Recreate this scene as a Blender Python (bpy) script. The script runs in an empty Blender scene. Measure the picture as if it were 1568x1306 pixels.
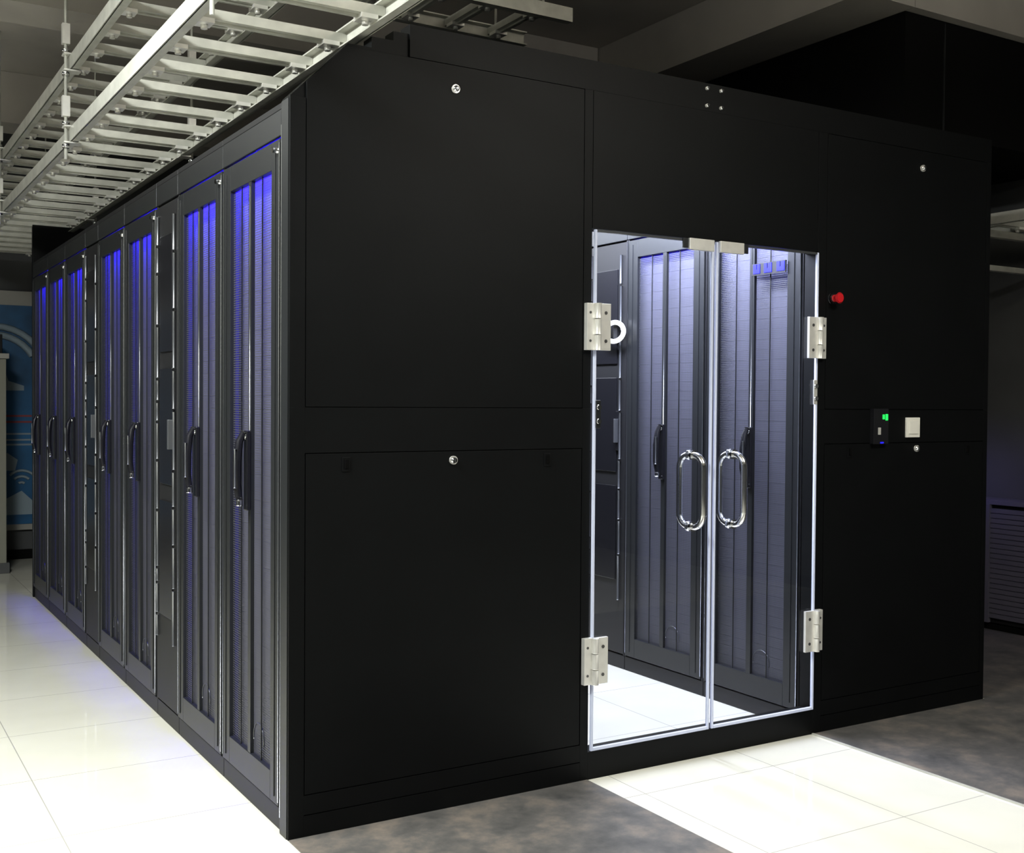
import bpy, math, random
from mathutils import Vector, Matrix
random.seed(4)
S=bpy.context.scene
S.view_settings.view_transform='Standard'
COL=S.collection

# ------------------------------------------------------------ materials
def mat(name,color=(.5,.5,.5),rough=.5,metal=0,spec=.5,emis=None,es=0,noise=0,nscale=8,bump=0,bscale=200,coat=0):
    m=bpy.data.materials.new(name); m.use_nodes=True
    nt=m.node_tree; b=nt.nodes['Principled BSDF']
    b.inputs['Base Color'].default_value=(*color,1)
    b.inputs['Roughness'].default_value=rough
    b.inputs['Metallic'].default_value=metal
    b.inputs['Specular IOR Level'].default_value=spec
    b.inputs['Coat Weight'].default_value=coat
    if emis:
        b.inputs['Emission Color'].default_value=(*emis,1); b.inputs['Emission Strength'].default_value=es
    tc=nt.nodes.new('ShaderNodeTexCoord')
    if noise:
        n=nt.nodes.new('ShaderNodeTexNoise'); n.inputs['Scale'].default_value=nscale; n.inputs['Detail'].default_value=6
        nt.links.new(tc.outputs['Object'],n.inputs['Vector'])
        r=nt.nodes.new('ShaderNodeValToRGB')
        r.color_ramp.elements[0].position=.3; r.color_ramp.elements[1].position=.7
        r.color_ramp.elements[0].color=(*[c*(1-noise) for c in color],1)
        r.color_ramp.elements[1].color=(*[min(1,c*(1+noise)) for c in color],1)
        nt.links.new(n.outputs['Fac'],r.inputs['Fac']); nt.links.new(r.outputs['Color'],b.inputs['Base Color'])
    if bump:
        n=nt.nodes.new('ShaderNodeTexNoise'); n.inputs['Scale'].default_value=bscale
        nt.links.new(tc.outputs['Object'],n.inputs['Vector'])
        bp=nt.nodes.new('ShaderNodeBump'); bp.inputs['Strength'].default_value=bump; bp.inputs['Distance'].default_value=.002
        nt.links.new(n.outputs['Fac'],bp.inputs['Height']); nt.links.new(bp.outputs['Normal'],b.inputs['Normal'])
    return m

M_black=mat('black_powder_coat',(.0032,.0036,.0040),.48,0,.12,noise=.12,nscale=5,bump=.15,bscale=900)
M_groove=mat('panel_gap',(.001,.001,.001),.9,0,.1)
M_rack=mat('rack_door_steel',(.013,.014,.015),.36,.0,.45,bump=.08,bscale=700)
M_stile=mat('glossy_stile',(.10,.105,.11),.28,.6,.7)
M_carc=mat('rack_carcass',(.009,.009,.010),.5,0,.4)
M_serv=mat('server_fronts',(.13,.13,.18),.6,.0,.3)
M_handle=mat('handle_black',(.008,.008,.010),.25,0,.6)
M_chrome=mat('chrome',(.85,.86,.88),.12,1)
M_satin=mat('satin_steel',(.80,.79,.75),.38,.55,noise=.05,nscale=30)
M_dark_screw=mat('dark_screw',(.12,.12,.12),.4,.8)
M_bright=mat('bright_steel_highlight',(.28,.29,.31),.3,.85)  # steel for small parts and for modelled-in edge highlights
M_galv=mat('galvanised_steel',(.50,.50,.45),.42,.3,noise=.14,nscale=14)
M_white=mat('white_plastic',(.8,.79,.72),.4)
M_red=mat('red_plastic',(.5,.01,.015),.35)
M_green=mat('green_led',(.0,.2,.02),.4,emis=(.02,1,.1),es=1.5)
M_blueglow=mat('blue_glow',(.0,.0,.3),.4,emis=(.01,.01,1),es=2.5)  # reader LED, and the glow standing for a reflected blue sign
M_ceil=mat('ceiling_paint',(.38,.355,.32),.9,noise=.2,nscale=1.2,bump=.3,bscale=30)
M_wall=mat('wall_paint',(.075,.077,.08),.9,noise=.15,nscale=2)
M_darkwall=mat('dark_wall_paint',(.004,.004,.004),.9,0,.1,noise=.2,nscale=2)
M_beige=mat('beige_wall',(.22,.22,.18),.8)
M_frame=mat('poster_frame',(.32,.31,.28),.5)
M_pblue=mat('poster_blue',(.012,.085,.20),.4,noise=.7,nscale=1.8)
M_pwhite=mat('poster_print_white',(.26,.33,.38),.5)
M_pred=mat('poster_print_red',(.3,.04,.04),.5)
M_shut=mat('shutter_slats',(.11,.105,.135),.5)
M_edge=mat('glass_edge',(.60,.65,.80),.3,0,.6,emis=(.5,.55,1),es=.07)  # faint emission stands in for light carried inside the glass
M_lampw=mat('lamp_diffuser',(.8,.8,.8),.4,emis=(1,1,.95),es=1.0)

def plate_mat():
    m=bpy.data.materials.new('chequer_floor_plate'); m.use_nodes=True
    nt=m.node_tree; b=nt.nodes['Principled BSDF']; L=nt.links.new
    b.inputs['Roughness'].default_value=.42; b.inputs['Metallic'].default_value=.15
    tc=nt.nodes.new('ShaderNodeTexCoord')
    n=nt.nodes.new('ShaderNodeTexNoise'); n.inputs['Scale'].default_value=5; n.inputs['Detail'].default_value=9; n.inputs['Roughness'].default_value=.7
    L(tc.outputs['Object'],n.inputs['Vector'])
    r=nt.nodes.new('ShaderNodeValToRGB'); e=r.color_ramp.elements
    e[0].position=.32; e[0].color=(.055,.055,.055,1); e[1].position=.70; e[1].color=(.22,.185,.155,1)
    k=e.new(.5); k.color=(.11,.105,.10,1)
    L(n.outputs['Fac'],r.inputs['Fac'])
    fac=[]
    for rot in (45,-45):
        mp=nt.nodes.new('ShaderNodeMapping'); mp.inputs['Rotation'].default_value=(0,0,math.radians(rot)); mp.inputs['Scale'].default_value=(32,70,1)
        L(tc.outputs['Object'],mp.inputs['Vector'])
        ck=nt.nodes.new('ShaderNodeTexChecker'); ck.inputs['Scale'].default_value=1; L(mp.outputs[0],ck.inputs['Vector']); fac.append(ck)
    mu=nt.nodes.new('ShaderNodeMath'); mu.operation='MULTIPLY'; L(fac[0].outputs['Fac'],mu.inputs[0]); L(fac[1].outputs['Fac'],mu.inputs[1])
    mx=nt.nodes.new('ShaderNodeMix'); mx.data_type='RGBA'; mx.blend_type='MULTIPLY'
    s=nt.nodes.new('ShaderNodeMath'); s.operation='MULTIPLY'; s.inputs[1].default_value=.7; L(mu.outputs[0],s.inputs[0])
    L(s.outputs[0],mx.inputs['Factor']); L(r.outputs['Color'],mx.inputs['A']); mx.inputs['B'].default_value=(.35,.35,.35,1)
    L(mx.outputs['Result'],b.inputs['Base Color'])
    bp=nt.nodes.new('ShaderNodeBump'); bp.inputs['Strength'].default_value=.5; bp.inputs['Distance'].default_value=.002
    L(mu.outputs[0],bp.inputs['Height']); L(bp.outputs['Normal'],b.inputs['Normal'])
    return m
M_plate=plate_mat()

def floor_mat():
    m=bpy.data.materials.new('polished_floor_tiles'); m.use_nodes=True
    nt=m.node_tree; b=nt.nodes['Principled BSDF']
    tc=nt.nodes.new('ShaderNodeTexCoord'); sp=nt.nodes.new('ShaderNodeSeparateXYZ')
    nt.links.new(tc.outputs['Object'],sp.inputs['Vector'])
    def line(sock,off):
        a=nt.nodes.new('ShaderNodeMath'); a.operation='ADD'; a.inputs[1].default_value=60+off
        nt.links.new(sock,a.inputs[0])
        d=nt.nodes.new('ShaderNodeMath'); d.operation='DIVIDE'; d.inputs[1].default_value=.6
        nt.links.new(a.outputs[0],d.inputs[0])
        f=nt.nodes.new('ShaderNodeMath'); f.operation='FRACT'; nt.links.new(d.outputs[0],f.inputs[0])
        l=nt.nodes.new('ShaderNodeMath'); l.operation='LESS_THAN'; l.inputs[1].default_value=.006
        nt.links.new(f.outputs[0],l.inputs[0]); return l
    a=line(sp.outputs['X'],-.01); c=line(sp.outputs['Y'],.22)
    mx=nt.nodes.new('ShaderNodeMath'); mx.operation='MAXIMUM'
    nt.links.new(a.outputs[0],mx.inputs[0]); nt.links.new(c.outputs[0],mx.inputs[1])
    n=nt.nodes.new('ShaderNodeTexNoise'); n.inputs['Scale'].default_value=2.5; n.inputs['Detail'].default_value=5
    nt.links.new(tc.outputs['Object'],n.inputs['Vector'])
    r=nt.nodes.new('ShaderNodeValToRGB')
    r.color_ramp.elements[0].color=(.60,.585,.50,1); r.color_ramp.elements[1].color=(.74,.73,.65,1)
    nt.links.new(n.outputs['Fac'],r.inputs['Fac'])
    mix=nt.nodes.new('ShaderNodeMix'); mix.data_type='RGBA'
    nt.links.new(mx.outputs[0],mix.inputs['Factor']); nt.links.new(r.outputs['Color'],mix.inputs['A'])
    mix.inputs['B'].default_value=(.36,.35,.32,1)
    nt.links.new(mix.outputs['Result'],b.inputs['Base Color'])
    b.inputs['Roughness'].default_value=.06
    b.inputs['Specular IOR Level'].default_value=.65
    return m
M_floor=floor_mat()

def mesh_mat():
    m=bpy.data.materials.new('perforated_steel'); m.use_nodes=True
    nt=m.node_tree; b=nt.nodes['Principled BSDF']; out=nt.nodes['Material Output']
    b.inputs['Base Color'].default_value=(.045,.046,.05,1); b.inputs['Roughness'].default_value=.42
    b.inputs['Specular IOR Level'].default_value=.7
    tc=nt.nodes.new('ShaderNodeTexCoord')
    mp=nt.nodes.new('ShaderNodeVectorMath'); mp.operation='MULTIPLY'; mp.inputs[1].default_value=(125,0,125)
    nt.links.new(tc.outputs['Object'],mp.inputs[0])
    ad=nt.nodes.new('ShaderNodeVectorMath'); ad.operation='ADD'; ad.inputs[1].default_value=(1000,.5,1000)
    nt.links.new(mp.outputs[0],ad.inputs[0])
    fr=nt.nodes.new('ShaderNodeVectorMath'); fr.operation='FRACTION'; nt.links.new(ad.outputs[0],fr.inputs[0])
    su=nt.nodes.new('ShaderNodeVectorMath'); su.operation='SUBTRACT'; su.inputs[1].default_value=(.5,.5,.5)
    nt.links.new(fr.outputs[0],su.inputs[0])
    ln=nt.nodes.new('ShaderNodeVectorMath'); ln.operation='LENGTH'; nt.links.new(su.outputs[0],ln.inputs[0])
    lt=nt.nodes.new('ShaderNodeMath'); lt.operation='LESS_THAN'; lt.inputs[1].default_value=.40
    nt.links.new(ln.outputs['Value'],lt.inputs[0])
    tr=nt.nodes.new('ShaderNodeBsdfTransparent'); mx=nt.nodes.new('ShaderNodeMixShader')
    nt.links.new(lt.outputs[0],mx.inputs[0]); nt.links.new(b.outputs[0],mx.inputs[1]); nt.links.new(tr.outputs[0],mx.inputs[2])
    nt.links.new(mx.outputs[0],out.inputs['Surface'])
    return m
M_mesh=mesh_mat()
def glass_mat():
    m=bpy.data.materials.new('door_glass'); m.use_nodes=True
    nt=m.node_tree; out=nt.nodes['Material Output']; nt.nodes.remove(nt.nodes['Principled BSDF'])
    tr=nt.nodes.new('ShaderNodeBsdfTransparent'); tr.inputs[0].default_value=(.93,.95,.97,1)
    gl=nt.nodes.new('ShaderNodeBsdfGlossy'); gl.inputs['Roughness'].default_value=.01
    fr=nt.nodes.new('ShaderNodeFresnel'); fr.inputs[0].default_value=1.45
    mx=nt.nodes.new('ShaderNodeMixShader')
    nt.links.new(fr.outputs[0],mx.inputs[0]); nt.links.new(tr.outputs[0],mx.inputs[1]); nt.links.new(gl.outputs[0],mx.inputs[2])
    nt.links.new(mx.outputs[0],out.inputs['Surface']); return m
M_glass=glass_mat()

# ------------------------------------------------------------ mesh builder
class MB:
    def __init__(s): s.v=[];s.f=[];s.m=[];s.sm=[];s.mats=[]
    def mi(s,m):
        if m not in s.mats: s.mats.append(m)
        return s.mats.index(m)
    def box(s,x0,x1,y0,y1,z0,z1,m):
        n=len(s.v); i=s.mi(m)
        s.v+=[(x0,y0,z0),(x1,y0,z0),(x1,y1,z0),(x0,y1,z0),(x0,y0,z1),(x1,y0,z1),(x1,y1,z1),(x0,y1,z1)]
        for f in ((0,3,2,1),(4,5,6,7),(0,1,5,4),(1,2,6,5),(2,3,7,6),(3,0,4,7)):
            s.f.append([n+k for k in f]); s.m.append(i); s.sm.append(False)
        return s
    def tube(s,pts,r,m,seg=12,closed=False,rz=None):
        pts=[Vector(p) for p in pts]; i=s.mi(m); n0=len(s.v); N=len(pts)
        up=None
        for k,p in enumerate(pts):
            if closed: t=(pts[(k+1)%N]-pts[k-1]).normalized()
            else: t=(pts[min(k+1,N-1)]-pts[max(k-1,0)]).normalized()
            if up is None:
                a=Vector((0,0,1)) if abs(t.z)<.9 else Vector((1,0,0))
                up=(a-t*a.dot(t)).normalized()
            else: up=(up-t*up.dot(t)).normalized()
            w=t.cross(up)
            rr=r[k] if isinstance(r,(list,tuple)) else r
            for j in range(seg):
                a=2*math.pi*j/seg
                s.v.append(tuple(p+up*math.cos(a)*rr+w*math.sin(a)*rr))
        for k in range(N if closed else N-1):
            a0=n0+k*seg; b0=n0+((k+1)%N)*seg
            for j in range(seg):
                s.f.append([a0+j,b0+j,b0+(j+1)%seg,a0+(j+1)%seg][::-1]); s.m.append(i); s.sm.append(True)
        if not closed:
            s.f.append([n0+j for j in range(seg)]); s.m.append(i); s.sm.append(False)
            s.f.append([n0+(N-1)*seg+j for j in range(seg)][::-1]); s.m.append(i); s.sm.append(False)
        return s
    def cyl(s,a,b,r,m,seg=16): return s.tube([a,b],r,m,seg)
    def prism(s,poly,y0,y1,m):   # polygon in XZ extruded along y
        n=len(s.v); i=s.mi(m); N=len(poly)
        s.v+=[(x,y0,z) for x,z in poly]+[(x,y1,z) for x,z in poly]
        s.f.append([n+k for k in range(N)]); s.f.append([n+N+k for k in range(N)][::-1]); s.m+=[i,i]; s.sm+=[False,False]
        for k in range(N):
            s.f.append([n+k,n+N+k,n+N+(k+1)%N,n+(k+1)%N]); s.m.append(i); s.sm.append(False)
        return s
    def mesh(s,name):
        me=bpy.data.meshes.new(name); me.from_pydata(s.v,[],s.f)
        for m in s.mats: me.materials.append(m)
        me.polygons.foreach_set('material_index',s.m); me.polygons.foreach_set('use_smooth',s.sm)
        me.update(); return me
def obj(name,me,parent=None,loc=(0,0,0),rot=0,bevel=0):
    o=bpy.data.objects.new(name,me); COL.objects.link(o)
    o.location=loc; o.rotation_euler=(0,0,rot)
    if parent: o.parent=parent
    if bevel:
        b=o.modifiers.new('bevel','BEVEL'); b.width=bevel; b.segments=2; b.limit_method='ANGLE'; b.angle_limit=math.radians(50)
    return o
def empty(name,loc=(0,0,0),rot=0):
    return obj(name,None,None,loc,rot)
def area(name,loc,rot,sx,sy,e,col=(1,1,1),parent=None,spread=180):
    l=bpy.data.lights.new(name,'AREA'); l.shape='RECTANGLE'; l.size=sx; l.size_y=sy; l.energy=e; l.color=col; l.spread=math.radians(spread)
    o=bpy.data.objects.new(name,l); COL.objects.link(o); o.location=loc; o.rotation_euler=rot
    if parent: o.parent=parent
    return o

# ------------------------------------------------------------ room shell
X0,X1,Y0,Y1,ZC=-5.0,5.0,-6.0,7.0,3.6
obj('floor',MB().box(X0,X1,Y0,Y1,-.1,0,M_floor).mesh('floor'))
obj('ceiling',MB().box(X0,X1,Y0,Y1,ZC,ZC+.1,M_ceil).mesh('ceiling'))
obj('wall_back',MB().box(X0,X1,Y1,Y1+.1,0,ZC,M_wall).mesh('wall_back'))
obj('wall_front',MB().box(X0,X1,Y0-.1,Y0,0,ZC,M_wall).mesh('wall_front'))
obj('wall_left',MB().box(X0-.1,X0,Y0,Y1,0,ZC,M_wall).mesh('wall_left'))
obj('wall_right',MB().box(X1,X1+.1,Y0,Y1,0,ZC,M_wall).mesh('wall_right'))
obj('baseboard_right',MB().box(X1-.02,X1,Y0,Y1,0,.08,M_darkwall).mesh('baseboard_right'))
obj('baseboard_back',MB().box(X0,X1,Y1-.02,Y1,0,.08,M_darkwall).mesh('baseboard_back'))
for i,y in enumerate((2.6,5.2)):
    obj('ceiling_beam',MB().box(X0+.01,2.99,y,y+.35,ZC-.35,ZC-.002,M_ceil).mesh('beam_x'))
obj('ceiling_beam',MB().box(3.0,3.365,.46,6.9,3.30,ZC-.002,M_ceil).mesh('beam_y'))
obj('ceiling_beam',MB().box(3.37,4.99,.46,.518,3.30,ZC-.002,M_ceil).mesh('beam_fascia'))
# black bulkhead / dark soffit volume hanging over the right side
bk=MB().box(3.37,X1-.01,.52,Y1-.01,2.72,3.30,M_darkwall)
bk.box(3.66,3.668,.514,.52,2.72,3.29,M_rack)
obj('black_bulkhead',bk.mesh('black_bulkhead'))
# metal floor plates
pl=MB().box(.0,1.115,-2.6,-.005,0,.004,M_plate); obj('metal_floor_plate',pl.mesh('metal_floor_plate'))
pl=MB().box(2.24,X1-.03,-2.6,-.005,0,.004,M_plate).box(3.36,X1-.03,-.005,6.9,0,.004,M_plate)
pl.box(2.235,2.245,-2.6,-.005,0,.006,M_galv)
obj('metal_floor_plate',pl.mesh('metal_floor_plate2'))

# ------------------------------------------------------------ rack meshes (local: width x, depth +y, door faces -y)
W=.6; D=1.04; H=2.27
def carcass(w):
    a=MB(); h=w/2-.002
    a.box(-h,-h+.012,.032,D,.07,H,M_carc).box(h-.012,h,.032,D,.07,H,M_carc)
    a.box(-h,h,.0,D,H-.02,H,M_carc).box(-h,h,.0,.028,2.17,H-.02,M_rack)
    a.box(-h,h,.008,D,0,.07,M_carc)
    a.box(-h+.012,h-.012,D-.02,D,.07,H-.02,M_carc)
    a.box(-h,-h+.01,.006,.032,.07,2.17,M_carc).box(h-.01,h,.006,.032,.07,2.17,M_carc)
    return a
me_carc=carcass(W).mesh('rack_carcass')
d=MB()
d.box(-.288,-.212,0,.020,.078,2.162,M_rack).box(.212,.288,0,.020,.078,2.162,M_rack)
d.box(-.212,.212,0,.020,2.075,2.162,M_rack).box(-.212,.212,0,.020,.078,.172,M_rack)
for s in (-1,1):
    d.box(s*.252-.002,s*.252+.002,-.003,0,.10,2.14,M_rack)
me_doorf=d.mesh('rack_door_frame')
d=MB(); d.box(-.014,.014,.001,.014,.172,2.075,M_rack)
d.tube([(0,.001,1.25),(0,.001,2.06)],.0016,M_bright,8)  # thin bright tube stands in for the highlight on the center stile
d.tube([(.287,-.001,.09),(.287,-.001,2.15)],.0018,M_bright,8)  # edge tubes stand in for highlights along the door edges
d.tube([(-.287,-.001,.09),(-.287,-.001,2.15)],.0014,M_stile,8)
for s in (-1,1): d.box(s*.105-.0015,s*.105+.0015,.006,.01,.172,2.075,M_rack)
me_stile=d.mesh('rack_stile')
d=MB(); 
for s in (-1,1):
    x0,x1=sorted((s*.013,s*.213)); n=len(d.v); i=d.mi(M_mesh)
    d.v+=[(x0,.013,.170),(x1,.013,.170),(x1,.013,2.077),(x0,.013,2.077)]; d.f.append([n,n+1,n+2,n+3]); d.m.append(i); d.sm.append(False)
me_perf=d.mesh('perforated_panel')
d=MB()
z=.12
while z<2.1:
    d.box(-.284,.284,.054,.5,z,z+.0438,M_serv); z+=.0445
for s in (-1,1):
    p,q=sorted((s*.2855,s*.280)); d.box(p,q,.033,.055,.12,2.12,M_serv)  # pale side liners added to catch the blue lamp
me_serv=d.mesh('servers')
# swing handle
d=MB()
d.box(-.017,.017,-.014,0,.985,1.25,M_handle)
d.tube([(0,-.018,1.245),(0,-.034,1.215),(0,-.042,1.15),(0,-.042,1.07),(0,-.034,1.02)],[.010,.013,.015,.014,.011],M_handle,12)
d.tube([(0,-.034,1.03),(0,-.034,1.0)],.011,M_chrome,12)
d.cyl((0,-.014,1.232),(0,-.026,1.232),.009,M_chrome)
d.tube([(.010,-.052,1.06),(.010,-.052,1.19)],.003,M_bright,8)
me_hand=d.mesh('swing_handle')
d=MB()
d.cyl((.27,-.0,2.128),(.27,-.018,2.128),.009,M_chrome)
arc=[(.07+.05*math.cos(a),.011,.235+.05*math.sin(a)) for a in [math.radians(t) for t in range(-20,201,12)]]
d.tube(arc,.002,M_stile,6)
me_knob=d.mesh('door_lock')

def rack(y,x=0,blue=3.0):
    e=empty('server_rack',(x,y,0),-math.pi/2)
    obj('carcass',me_carc,e,bevel=.002); obj('door_frame',me_doorf,e,bevel=.004); obj('door_stile',me_stile,e)
    obj('perforated_panel',me_perf,e); obj('servers',me_serv,e); obj('swing_handle',me_hand,e,bevel=.003); obj('door_lock',me_knob,e)
    if blue: area('rack_blue_lamp',(0,.032,2.205),(math.radians(16),0,0),.55,.016,blue,(.020,.008,1),e,spread=56)  # blue area lamp behind the door top, aimed down the server fronts
    return e
# narrow in-row cooling unit
w=.34
cm=carcass(w).mesh('cooler_carcass')
d=MB()
d.box(-.164,.164,.004,.028,.078,2.162,M_carc)
for x in (-.135,.125):
    z=.35
    while z<2.1:
        L=random.uniform(.05,.26); g=random.uniform(-.003,.003)
        d.tube([(x+g,-.003,z),(x+g,-.003,min(2.12,z+L-.012))],.0055,M_bright,8); z+=L  # broken bright tubes stand in for reflections along the shiny edges
for z in (.45,1.0,1.55): d.box(-.10,.095,-.003,.004,z,z+.48,M_handle)
d.box(.10,.116,-.024,-.004,1.15,1.27,M_bright); d.box(.095,.121,-.006,.0,1.11,1.31,M_handle)
cd=d.mesh('cooler_front')
def cooler(y,x=0):
    e=empty('inrow_cooling_unit',(x,y,0),-math.pi/2)
    obj('carcass',cm,e,bevel=.002); obj('front_cover',cd,e,bevel=.002)
    return e
y=.08; ring_parent=None
layout=[.6,.6,.34,.6,.6,.34,.6,.6,.6]
for i,wd in enumerate(layout):
    for X in (0,2.24):
        if wd==.6: rack(y+.3,X,((34 if i<2 else 24) if X==0 else (6 if y<1.4 else 0)))
        else:
            c=cooler(y+.17,X)
            if X>1 and ring_parent is None: ring_parent=c
    y+=wd
YE=y

# ------------------------------------------------------------ containment front wall
TOP=2.56
b=MB()
diag=[(.18,2.455),(0,2.275)]
b.prism([(0,0),(1.12,0),(1.12,1.97),(2.24,1.97),(2.24,0),(3.34,0),(3.34,TOP),(.40,TOP),(.40,2.53),(.345,2.53),(.345,2.50),(.27,2.50),(.27,2.465),(.19,2.465)]+diag,.008,.07,M_black)
b.box(1.12,2.24,.0,.07,0,.10,M_black)     # sill
def panels(xa,xb,pa,pb):
    b.box(xa,pa,0,.0085,0,1.33,M_black); b.box(pb,xb,0,.0085,0,1.33,M_black)
    b.box(pa+.003,pb-.003,0,.0085,.133,1.187,M_black)
    b.box(pa,pb,0,.0085,.07,.13,M_black); b.box(pa,pb,0,.0085,0,.067,M_black)
    b.box(pa,pb,0,.0085,1.19,1.33,M_black)
panels(0,1.12,.05,1.085); panels(2.24,3.34,2.29,3.31)
b.box(0,.05,0,.0085,1.33,2.275,M_black)
b.prism([(.0525,1.3325),(1.0825,1.3325),(1.0825,2.4532),(.18,2.4532),(.0525,2.325)],0,.0085,M_black)
b.box(1.085,1.12,0,.0085,1.33,2.455,M_black)
b.box(2.24,2.29,0,.0085,1.33,2.455,M_black); b.box(3.31,3.34,0,.0085,1.33,2.455,M_black)
b.box(2.2925,3.3075,0,.0085,1.3325,2.4532,M_black)
b.box(1.122,2.238,0,.0085,1.97,2.455,M_black)
b.box(.40,3.34,0,.0085,2.455,TOP,M_black)
FW=obj('containment_front_wall',b.mesh('containment_front_wall'),bevel=.0005)
def screw(x,z,r=.013):
    s=MB(); s.cyl((x,0,z),(x,-.006,z),r*1.1,M_satin,20); s.tube([(x,-.006,z),(x,-.013,z),(x,-.016,z)],[r*.8,r*.7,r*.3],M_chrome,16)
    s.box(x-r*.15,x+r*.15,-.0165,-.014,z-r*.6,z+r*.6,M_dark_screw)
    obj('quarter_turn_lock',s.mesh('quarter_turn_lock'),FW)
for x,z in ((.566,2.377),(.566,1.158),(2.87,2.378),(2.855,1.162)): screw(x,z)
for x in (1.642,1.712):
    for z in (2.475,2.54): screw(x,z,.006)
for x in (.186,.937,2.44,3.2):
    s=MB(); s.box(x-.014,x+.014,-.003,0,1.13,1.175,M_black); s.box(x-.006,x+.006,-.008,-.003,1.14,1.168,M_groove)
    obj('panel_latch',s.mesh('panel_latch'),FW,bevel=.001)
# side / end / roof of containment
b=MB()
b.box(1.05,1.07,.075,YE,2.28,2.50,M_black).box(2.215,2.235,.075,YE,2.28,2.50,M_black)
b.box(1.05,2.235,.075,YE,2.50,2.53,M_black)
obj('aisle_roof',b.mesh('aisle_roof'))
b=MB(); b.box(0,3.34,YE+.002,YE+.04,0,2.53,M_black); 
b.box(0.05,1.0,YE+.04,YE+.048,.1,2.2,M_black); b.box(2.3,3.3,YE+.04,YE+.048,.1,2.2,M_black)
obj('containment_end_wall',b.mesh('containment_end_wall'),bevel=.002)
b=MB(); b.box(3.29,3.34,.075,YE,0,2.53,M_black)
for yy in (1.3,2.6,3.9): b.box(3.34,3.345,yy,yy+.03,0,2.5,M_black)
obj('containment_side_wall',b.mesh('containment_side_wall'))
b=MB(); b.box(0,.03,.072,.078,0,2.27,M_rack); b.box(-.002,0,.012,.07,.0,2.27,M_rack); b.tube([(-.002,.072,.05),(-.002,.072,2.2)],.0014,M_bright,8)  # the thin bright tube stands in for the corner edge highlight
obj('corner_post_trim',b.mesh('corner_post_trim'))

# ------------------------------------------------------------ glass doors
def door(xa,xb,hinge,sgn):
    e=empty('glass_door')
    z0,z1=.105,1.965
    g=MB(); n=0; i=g.mi(M_glass); g.v+=[(xa,-.006,z0),(xb,-.006,z0),(xb,-.006,z1),(xa,-.006,z1)]; g.f.append([0,1,2,3]); g.m.append(i); g.sm.append(False)
    obj('glass_pane',g.mesh('glass_pane'),e)
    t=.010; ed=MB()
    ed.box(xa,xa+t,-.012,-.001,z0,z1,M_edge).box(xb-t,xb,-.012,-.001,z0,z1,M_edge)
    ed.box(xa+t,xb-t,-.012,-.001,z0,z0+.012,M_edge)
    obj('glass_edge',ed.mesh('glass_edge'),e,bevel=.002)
    ed=MB(); ed.box(xa+t,xb-t,-.012,-.001,z1-.008,z1,M_stile); obj('glass_top_edge',ed.mesh('glass_top_edge'),e)
    for zc in (1.62,.43):
        h=MB(); x=hinge
        pa,pb=sorted((x-sgn*.042,x-sgn*.003)); h.box(pa,pb,-.020,-.0005,zc-.083,zc+.083,M_satin)
        pa,pb=sorted((x+sgn*.003,x+sgn*.058)); h.box(pa,pb,-.024,-.012,zc-.083,zc+.083,M_satin)
        for q0,q1 in ((-.083,-.030),(-.027,.027),(.030,.083)):
            h.cyl((x,-.028,zc+q0),(x,-.028,zc+q1),.012,M_satin,20)
        for dz in (-.05,.05):
            h.cyl((x+sgn*.036,-.024,zc+dz),(x+sgn*.036,-.0255,zc+dz),.0055,M_dark_screw,12)
            h.cyl((x-sgn*.028,-.020,zc+dz),(x-sgn*.028,-.0215,zc+dz),.004,M_dark_screw,12)
        obj('hinge',h.mesh('hinge'),e,bevel=.0012)
    # back-to-back pull handle: closed loop through the glass
    xm=1.683-sgn*.101
    h=MB(); pts=[]
    zc=1.022; hh=.135; r=.05; w=.068
    for cy,cz,a0 in ((w-r,hh-r,0),(-w+r,hh-r,90),(-w+r,-hh+r,180),(w-r,-hh+r,270)):
        for k in range(7):
            a=math.radians(a0+15*k); pts.append((xm,-.006+cy+r*math.cos(a),zc+cz+r*math.sin(a)))
    h.tube(pts,.0125,M_chrome,16,closed=True)
    for cz in (hh,-hh):
        h.cyl((xm,-.022,zc+cz),(xm,.010,zc+cz),.019,M_chrome,20)
    obj('pull_handle',h.mesh('pull_handle'),e)
    # top patch fitting
    xc=1.683-sgn*.075
    f=MB(); f.box(xc-.06,xc+.06,-.026,-.012,1.925,1.968,M_satin); f.box(xc-sgn*.075-.012,xc-sgn*.075+.012,-.02,-.012,1.93,1.966,M_rack)
    obj('patch_fitting',f.mesh('patch_fitting'),e,bevel=.002)
    f=MB(); x=hinge+sgn*.012; zz=1.31 if sgn>0 else 1.40
    f.box(x-.010,x+.010,-.018,-.012,zz-.05,zz+.05,M_satin if sgn<0 else M_rack); f.cyl((x,-.018,zz+.025),(x,-.024,zz+.025),.007,M_chrome,12); f.cyl((x,-.018,zz-.025),(x,-.024,zz-.025),.007,M_chrome,12)
    obj('strike_plate',f.mesh('strike_plate'),e,bevel=.002)
door(1.125,1.678,1.13,1); door(1.690,2.236,2.232,-1)

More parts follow.
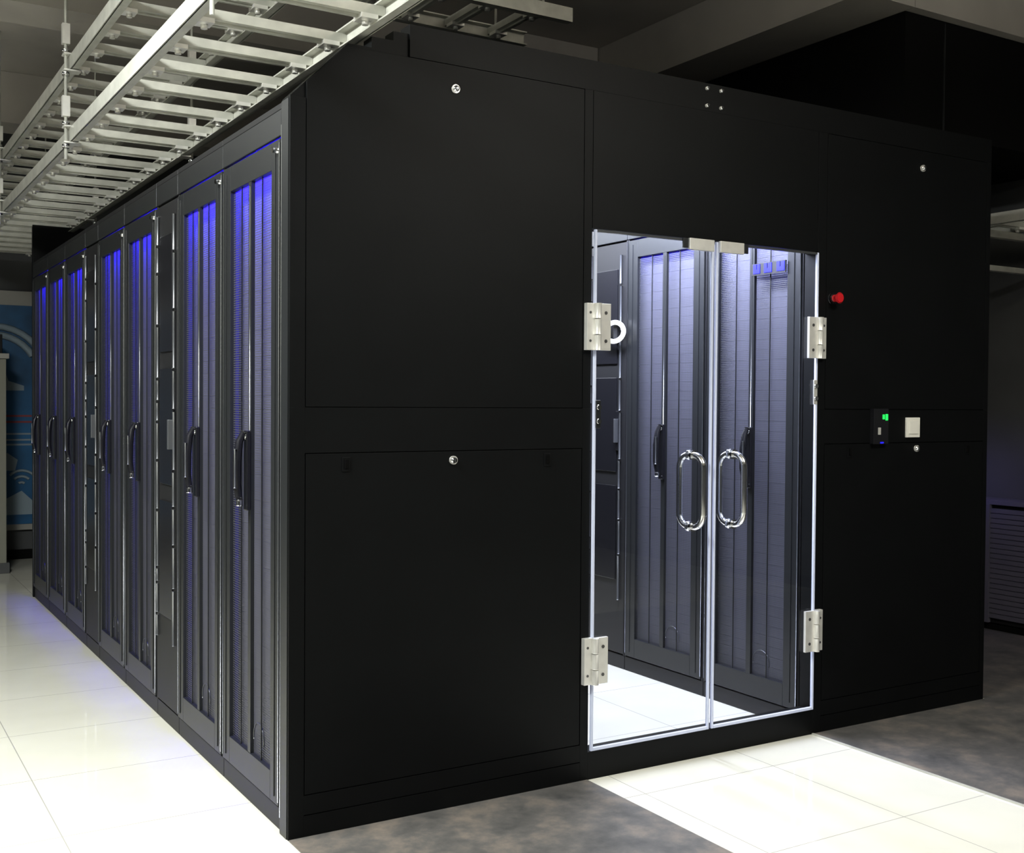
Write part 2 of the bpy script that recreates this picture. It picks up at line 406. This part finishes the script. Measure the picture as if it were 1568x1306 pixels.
# wall devices on front
s=MB(); s.box(2.56,2.65,-.022,0,1.185,1.335,M_handle); s.box(2.612,2.625,-.024,-.022,1.29,1.31,M_green); s.box(2.630,2.645,-.024,-.022,1.285,1.312,M_green)
s.box(2.585,2.60,-.026,-.022,1.225,1.255,M_satin); s.box(2.60,2.62,-.024,-.022,1.188,1.194,M_blueglow)
obj('access_card_reader',s.mesh('access_card_reader'),bevel=.002)
s=MB(); s.box(2.78,2.866,-.010,0,1.211,1.297,M_white); s.box(2.795,2.851,-.014,-.010,1.226,1.282,M_white)
obj('wall_switch',s.mesh('wall_switch'),bevel=.002)
s=MB(); s.cyl((2.325,0,1.785),(2.325,-.012,1.785),.022,M_handle,24); s.tube([(2.325,-.012,1.785),(2.325,-.03,1.785),(2.325,-.042,1.785),(2.325,-.046,1.785)],[.014,.016,.023,.018],M_red,24)
obj('emergency_button',s.mesh('emergency_button'))
# glowing white oval ring in front of the aisle cooling unit, parented to it
s=MB(); pts=[]
for k in range(28):
    a=2*math.pi*k/28; pts.append((2.205,1.335+.080*math.cos(a),1.71+.048*math.sin(a)))
s.tube(pts,.012,M_lampw,12,closed=True); s.box(2.212,2.24,1.32,1.35,1.68,1.76,M_carc)
o=obj('white_oval_ring',s.mesh('white_oval_ring'))
o.parent=ring_parent
o.matrix_parent_inverse=(Matrix.Translation(ring_parent.location)@Matrix.Rotation(-math.pi/2,4,'Z')).inverted()
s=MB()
s.box(2.230,2.236,.17,.37,1.905,1.955,M_carc)  # backing and glowing blocks stand in for a blue sign reflected in the glass
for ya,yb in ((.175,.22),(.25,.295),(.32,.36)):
    s.box(2.228,2.230,ya,yb,1.912,1.93,M_blueglow); s.box(2.228,2.230,ya,ya+.018,1.93,1.952,M_blueglow); s.box(2.228,2.230,yb-.018,yb,1.93,1.952,M_blueglow)
obj('blue_sign_reflection',s.mesh('blue_sign_reflection'))
s=MB(); s.box(1.62,1.74,.3,4.8,2.47,2.498,M_white); s.box(1.635,1.725,.32,4.78,2.462,2.47,M_lampw)
e=empty('aisle_strip_light'); obj('housing',s.mesh('aisle_strip_light'),e)
area('aisle_strip_lamp',(1.68,2.5,2.455),(0,0,0),.5,4.4,130,(.88,.92,1),e)
area('aisle_entry_fill',(1.74,.75,2.42),(0,math.radians(-48),0),.15,1.3,105,(.70,.75,1),e)  # extra tilted lamp added to brighten the inner rack tops

# ------------------------------------------------------------ cable ladders
def ladder(name,xa,xb,ya,yb,z,step=.4,off=0):
    b=MB(); 
    for x in (xa,xb):
        b.box(x-.004,x+.004,ya,yb,z,z+.06,M_galv)
        s=1 if x==xa else -1
        p,q=sorted((x,x+s*.032)); b.box(p,q,ya,yb,z,z+.005,M_galv); b.box(p,q,ya,yb,z+.055,z+.06,M_galv)
    y=ya+.1+off
    while y<yb-.05:
        b.box(xa+.005,xb-.005,y-.026,y+.026,z+.020,z+.024,M_galv)
        b.box(xa+.005,xb-.005,y-.026,y-.022,z+.024,z+.05,M_galv); b.box(xa+.005,xb-.005,y+.022,y+.026,z+.024,z+.05,M_galv)
        b.box(xa+.005,xb-.005,y-.006,y+.006,z+.012,z+.020,M_galv)
        for x,s in ((xa,1),(xb,-1)):
            p,q=sorted((x+s*.03,x+s*.085)); b.box(p,q,y-.03,y+.03,z+.006,z+.020,M_satin)
            b.cyl((x+s*.06,y,z-.008),(x+s*.06,y,z+.008),.011,M_satin,6)
        y+=step
    return b
XA,XB=-.265,.26
TZ1,TZ2=2.50,2.82
e=empty('cable_ladder_tray')
for z,off,nm in ((TZ1,0,'lower_ladder'),(TZ2,.1,'upper_ladder')):
    obj(nm,ladder(nm,XA,XB,-2.3,6.6,z,.3,off).mesh(nm),e)
r=MB()
for y in (-1.9,-.15,2.08,4.3,6.2):
    for x in (XA-.018,XB+.018):
        if x>0 and y<0: continue
        r.cyl((x,y,2.42),(x,y,ZC),.007,M_galv,8)
        for z in (TZ1,TZ2):
            s=1 if x<0 else -1
            p,q=sorted((x-.012,x+s*.06)); r.box(p,q,y-.03,y+.03,z+.062,z+.068,M_satin); r.box(p,q,y-.03,y+.03,z-.010,z-.004,M_satin)
            for zz in (z+.078,z-.022,z+.13): r.tube([(x,y,zz-.009),(x,y,zz+.009)],.016,M_chrome,6)
            r.box(x-.016,x+.016,y-.016,y+.016,z+.11,z+.20,M_satin)
obj('threaded_rods',r.mesh('threaded_rods'),e)
# crossing ladder above the aisle
e2=empty('cable_ladder_tray',(.62,1.0,0),-math.pi/2)
obj('ladder',ladder('c',-.2,.2,-.2,.95,3.0,.22).mesh('cross'),e2)
r=MB()
for x in (-.2,.2):
    for y in (0,.8): r.cyl((x,y,3.06),(x,y,ZC),.006,M_galv,8)
obj('threaded_rods',r.mesh('rods2'),e2)
# wall-side ladder on right
e3=empty('cable_ladder_tray',(0,0,0))
obj('ladder',ladder('d',4.35,4.75,.1,3.0,2.36,.3).mesh('side'),e3)
r=MB()
for y in (.8,1.6): r.box(4.3,5.0,y,y+.04,2.31,2.35,M_galv); r.box(4.3,5.0,y,y+.04,2.12,2.15,M_galv)
obj('brackets',r.mesh('brackets'),e3)

# ------------------------------------------------------------ background left: poster, column
yw=Y1
p=MB(); p.box(-1.6,.62,yw-.05,yw-.005,.25,2.25,M_frame); p.box(-1.55,.57,yw-.058,yw-.05,.30,2.13,M_pblue)
yy=yw-.06
def arcs(cx,cz,rs,m,a0=45,a1=135,t=.012):
    for rr in rs: p.tube([(cx+rr*math.cos(math.radians(a)),yy,cz+rr*math.sin(math.radians(a))) for a in range(a0,a1+1,10)],t,m,6)
arcs(.2,.62,(.03,.08,.13),M_pwhite)
arcs(.0,1.55,(.33,.40),M_pwhite,30,150,.03)
for k,zz in enumerate((1.05,1.00,.96,1.15,1.20)): p.box(.0,.28,yy-.001,yy+.001,zz,zz+.015,M_pwhite if k<3 else M_pred)
p.prism([(-.1,.38),(.35,.38),(.42,.48),(.28,.5),(.2,.58),(.05,.5),(-.1,.52)],yy-.001,yy,M_pwhite)
p.prism([(.03,.75),(.15,.75),(.17,.84),(.09,.9),(.01,.83)],yy-.001,yy,M_pwhite)
p.prism([(-.02,1.42),(.22,1.42),(.22,1.46),(.1,1.5),(.08,1.56),(-.02,1.56)],yy-.001,yy,M_pwhite)
obj('wall_poster_display',p.mesh('wall_poster_display'))
c=MB(); c.box(-.43,-.01,6.2,6.6,0,1.66,M_beige); c.box(-.45,.01,6.18,6.62,0,.08,M_wall); c.box(-.45,.01,6.18,6.62,1.66,1.7,M_frame); c.box(-.40,-.03,6.25,6.55,1.7,1.85,M_handle)
obj('display_pedestal',c.mesh('display_pedestal'),bevel=.004)

# right: louvered cabinet
c=MB(); c.box(4.78,4.96,.2,2.6,.05,.76,M_carc); c.box(4.76,4.97,.18,2.62,.76,.785,M_shut); c.box(4.79,4.95,.22,2.58,.004,.05,M_darkwall)
z=.08
while z<.74: c.box(4.765,4.78,.22,2.58,z,z+.026,M_shut); z+=.03
for yv in (.2,1.0,1.8,2.56): c.box(4.755,4.78,yv,yv+.04,.05,.76,M_shut)
obj('louvered_cabinet',c.mesh('louvered_cabinet'))

# ------------------------------------------------------------ light fixtures (pendant, direct + added upward fill)
def fixture(name,x,y,z,sx,sy,en,col,up=0):
    e=empty(name)
    f=MB(); f.box(x-sx/2-.03,x+sx/2+.03,y-sy/2-.03,y+sy/2+.03,z+.01,z+.07,M_white); f.box(x-sx/2,x+sx/2,y-sy/2,y+sy/2,z+.005,z+.01,M_lampw)
    for dx in (-sx/2,sx/2):
        for dy in (-sy/2,sy/2): f.cyl((x+dx,y+dy,z+.07),(x+dx,y+dy,ZC),.004,M_galv,6)
    obj('housing',f.mesh(name),e)
    area('lamp',(x,y,z),(0,0,0),sx,sy,en,col,e)
    if up: area('added_uplight',(x,y,z+.08),(math.pi,0,0),sx,sy,up,col,e)  # unseen upward lamp added to brighten the ceiling
fixture('ceiling_light',-1.6,-.3,3.15,.6,2.2,310,(.97,1,.96),25)
fixture('ceiling_light',-1.8,3.0,3.15,.6,.8,18,(.98,1,.95),25)
fixture('ceiling_light',1.9,-2.1,2.95,1.2,.5,56,(1,.98,.90),110)
area('added_blue_fill',(4.6,1.3,1.0),(0,math.radians(-40),0),.1,1.0,.8,(.3,.26,1))  # unseen lamp added to tint the cabinet and wall blue
wd=bpy.data.worlds.new('world'); S.world=wd; wd.use_nodes=True
wd.node_tree.nodes['Background'].inputs[0].default_value=(.5,.55,.6,1); wd.node_tree.nodes['Background'].inputs[1].default_value=.05

# ------------------------------------------------------------ camera
cd_=bpy.data.cameras.new('camera'); cam=bpy.data.objects.new('camera',cd_); COL.objects.link(cam)
cd_.sensor_width=36; cd_.lens=39.74; cd_.clip_start=.05
cam.matrix_world=Matrix.Translation((-1.208,-3.291,1.35))@Matrix.Rotation(math.radians(-31.3),4,'Z')@Matrix.Rotation(math.radians(90-1.22),4,'X')@Matrix.Rotation(math.radians(.41),4,'Z')
S.camera=cam
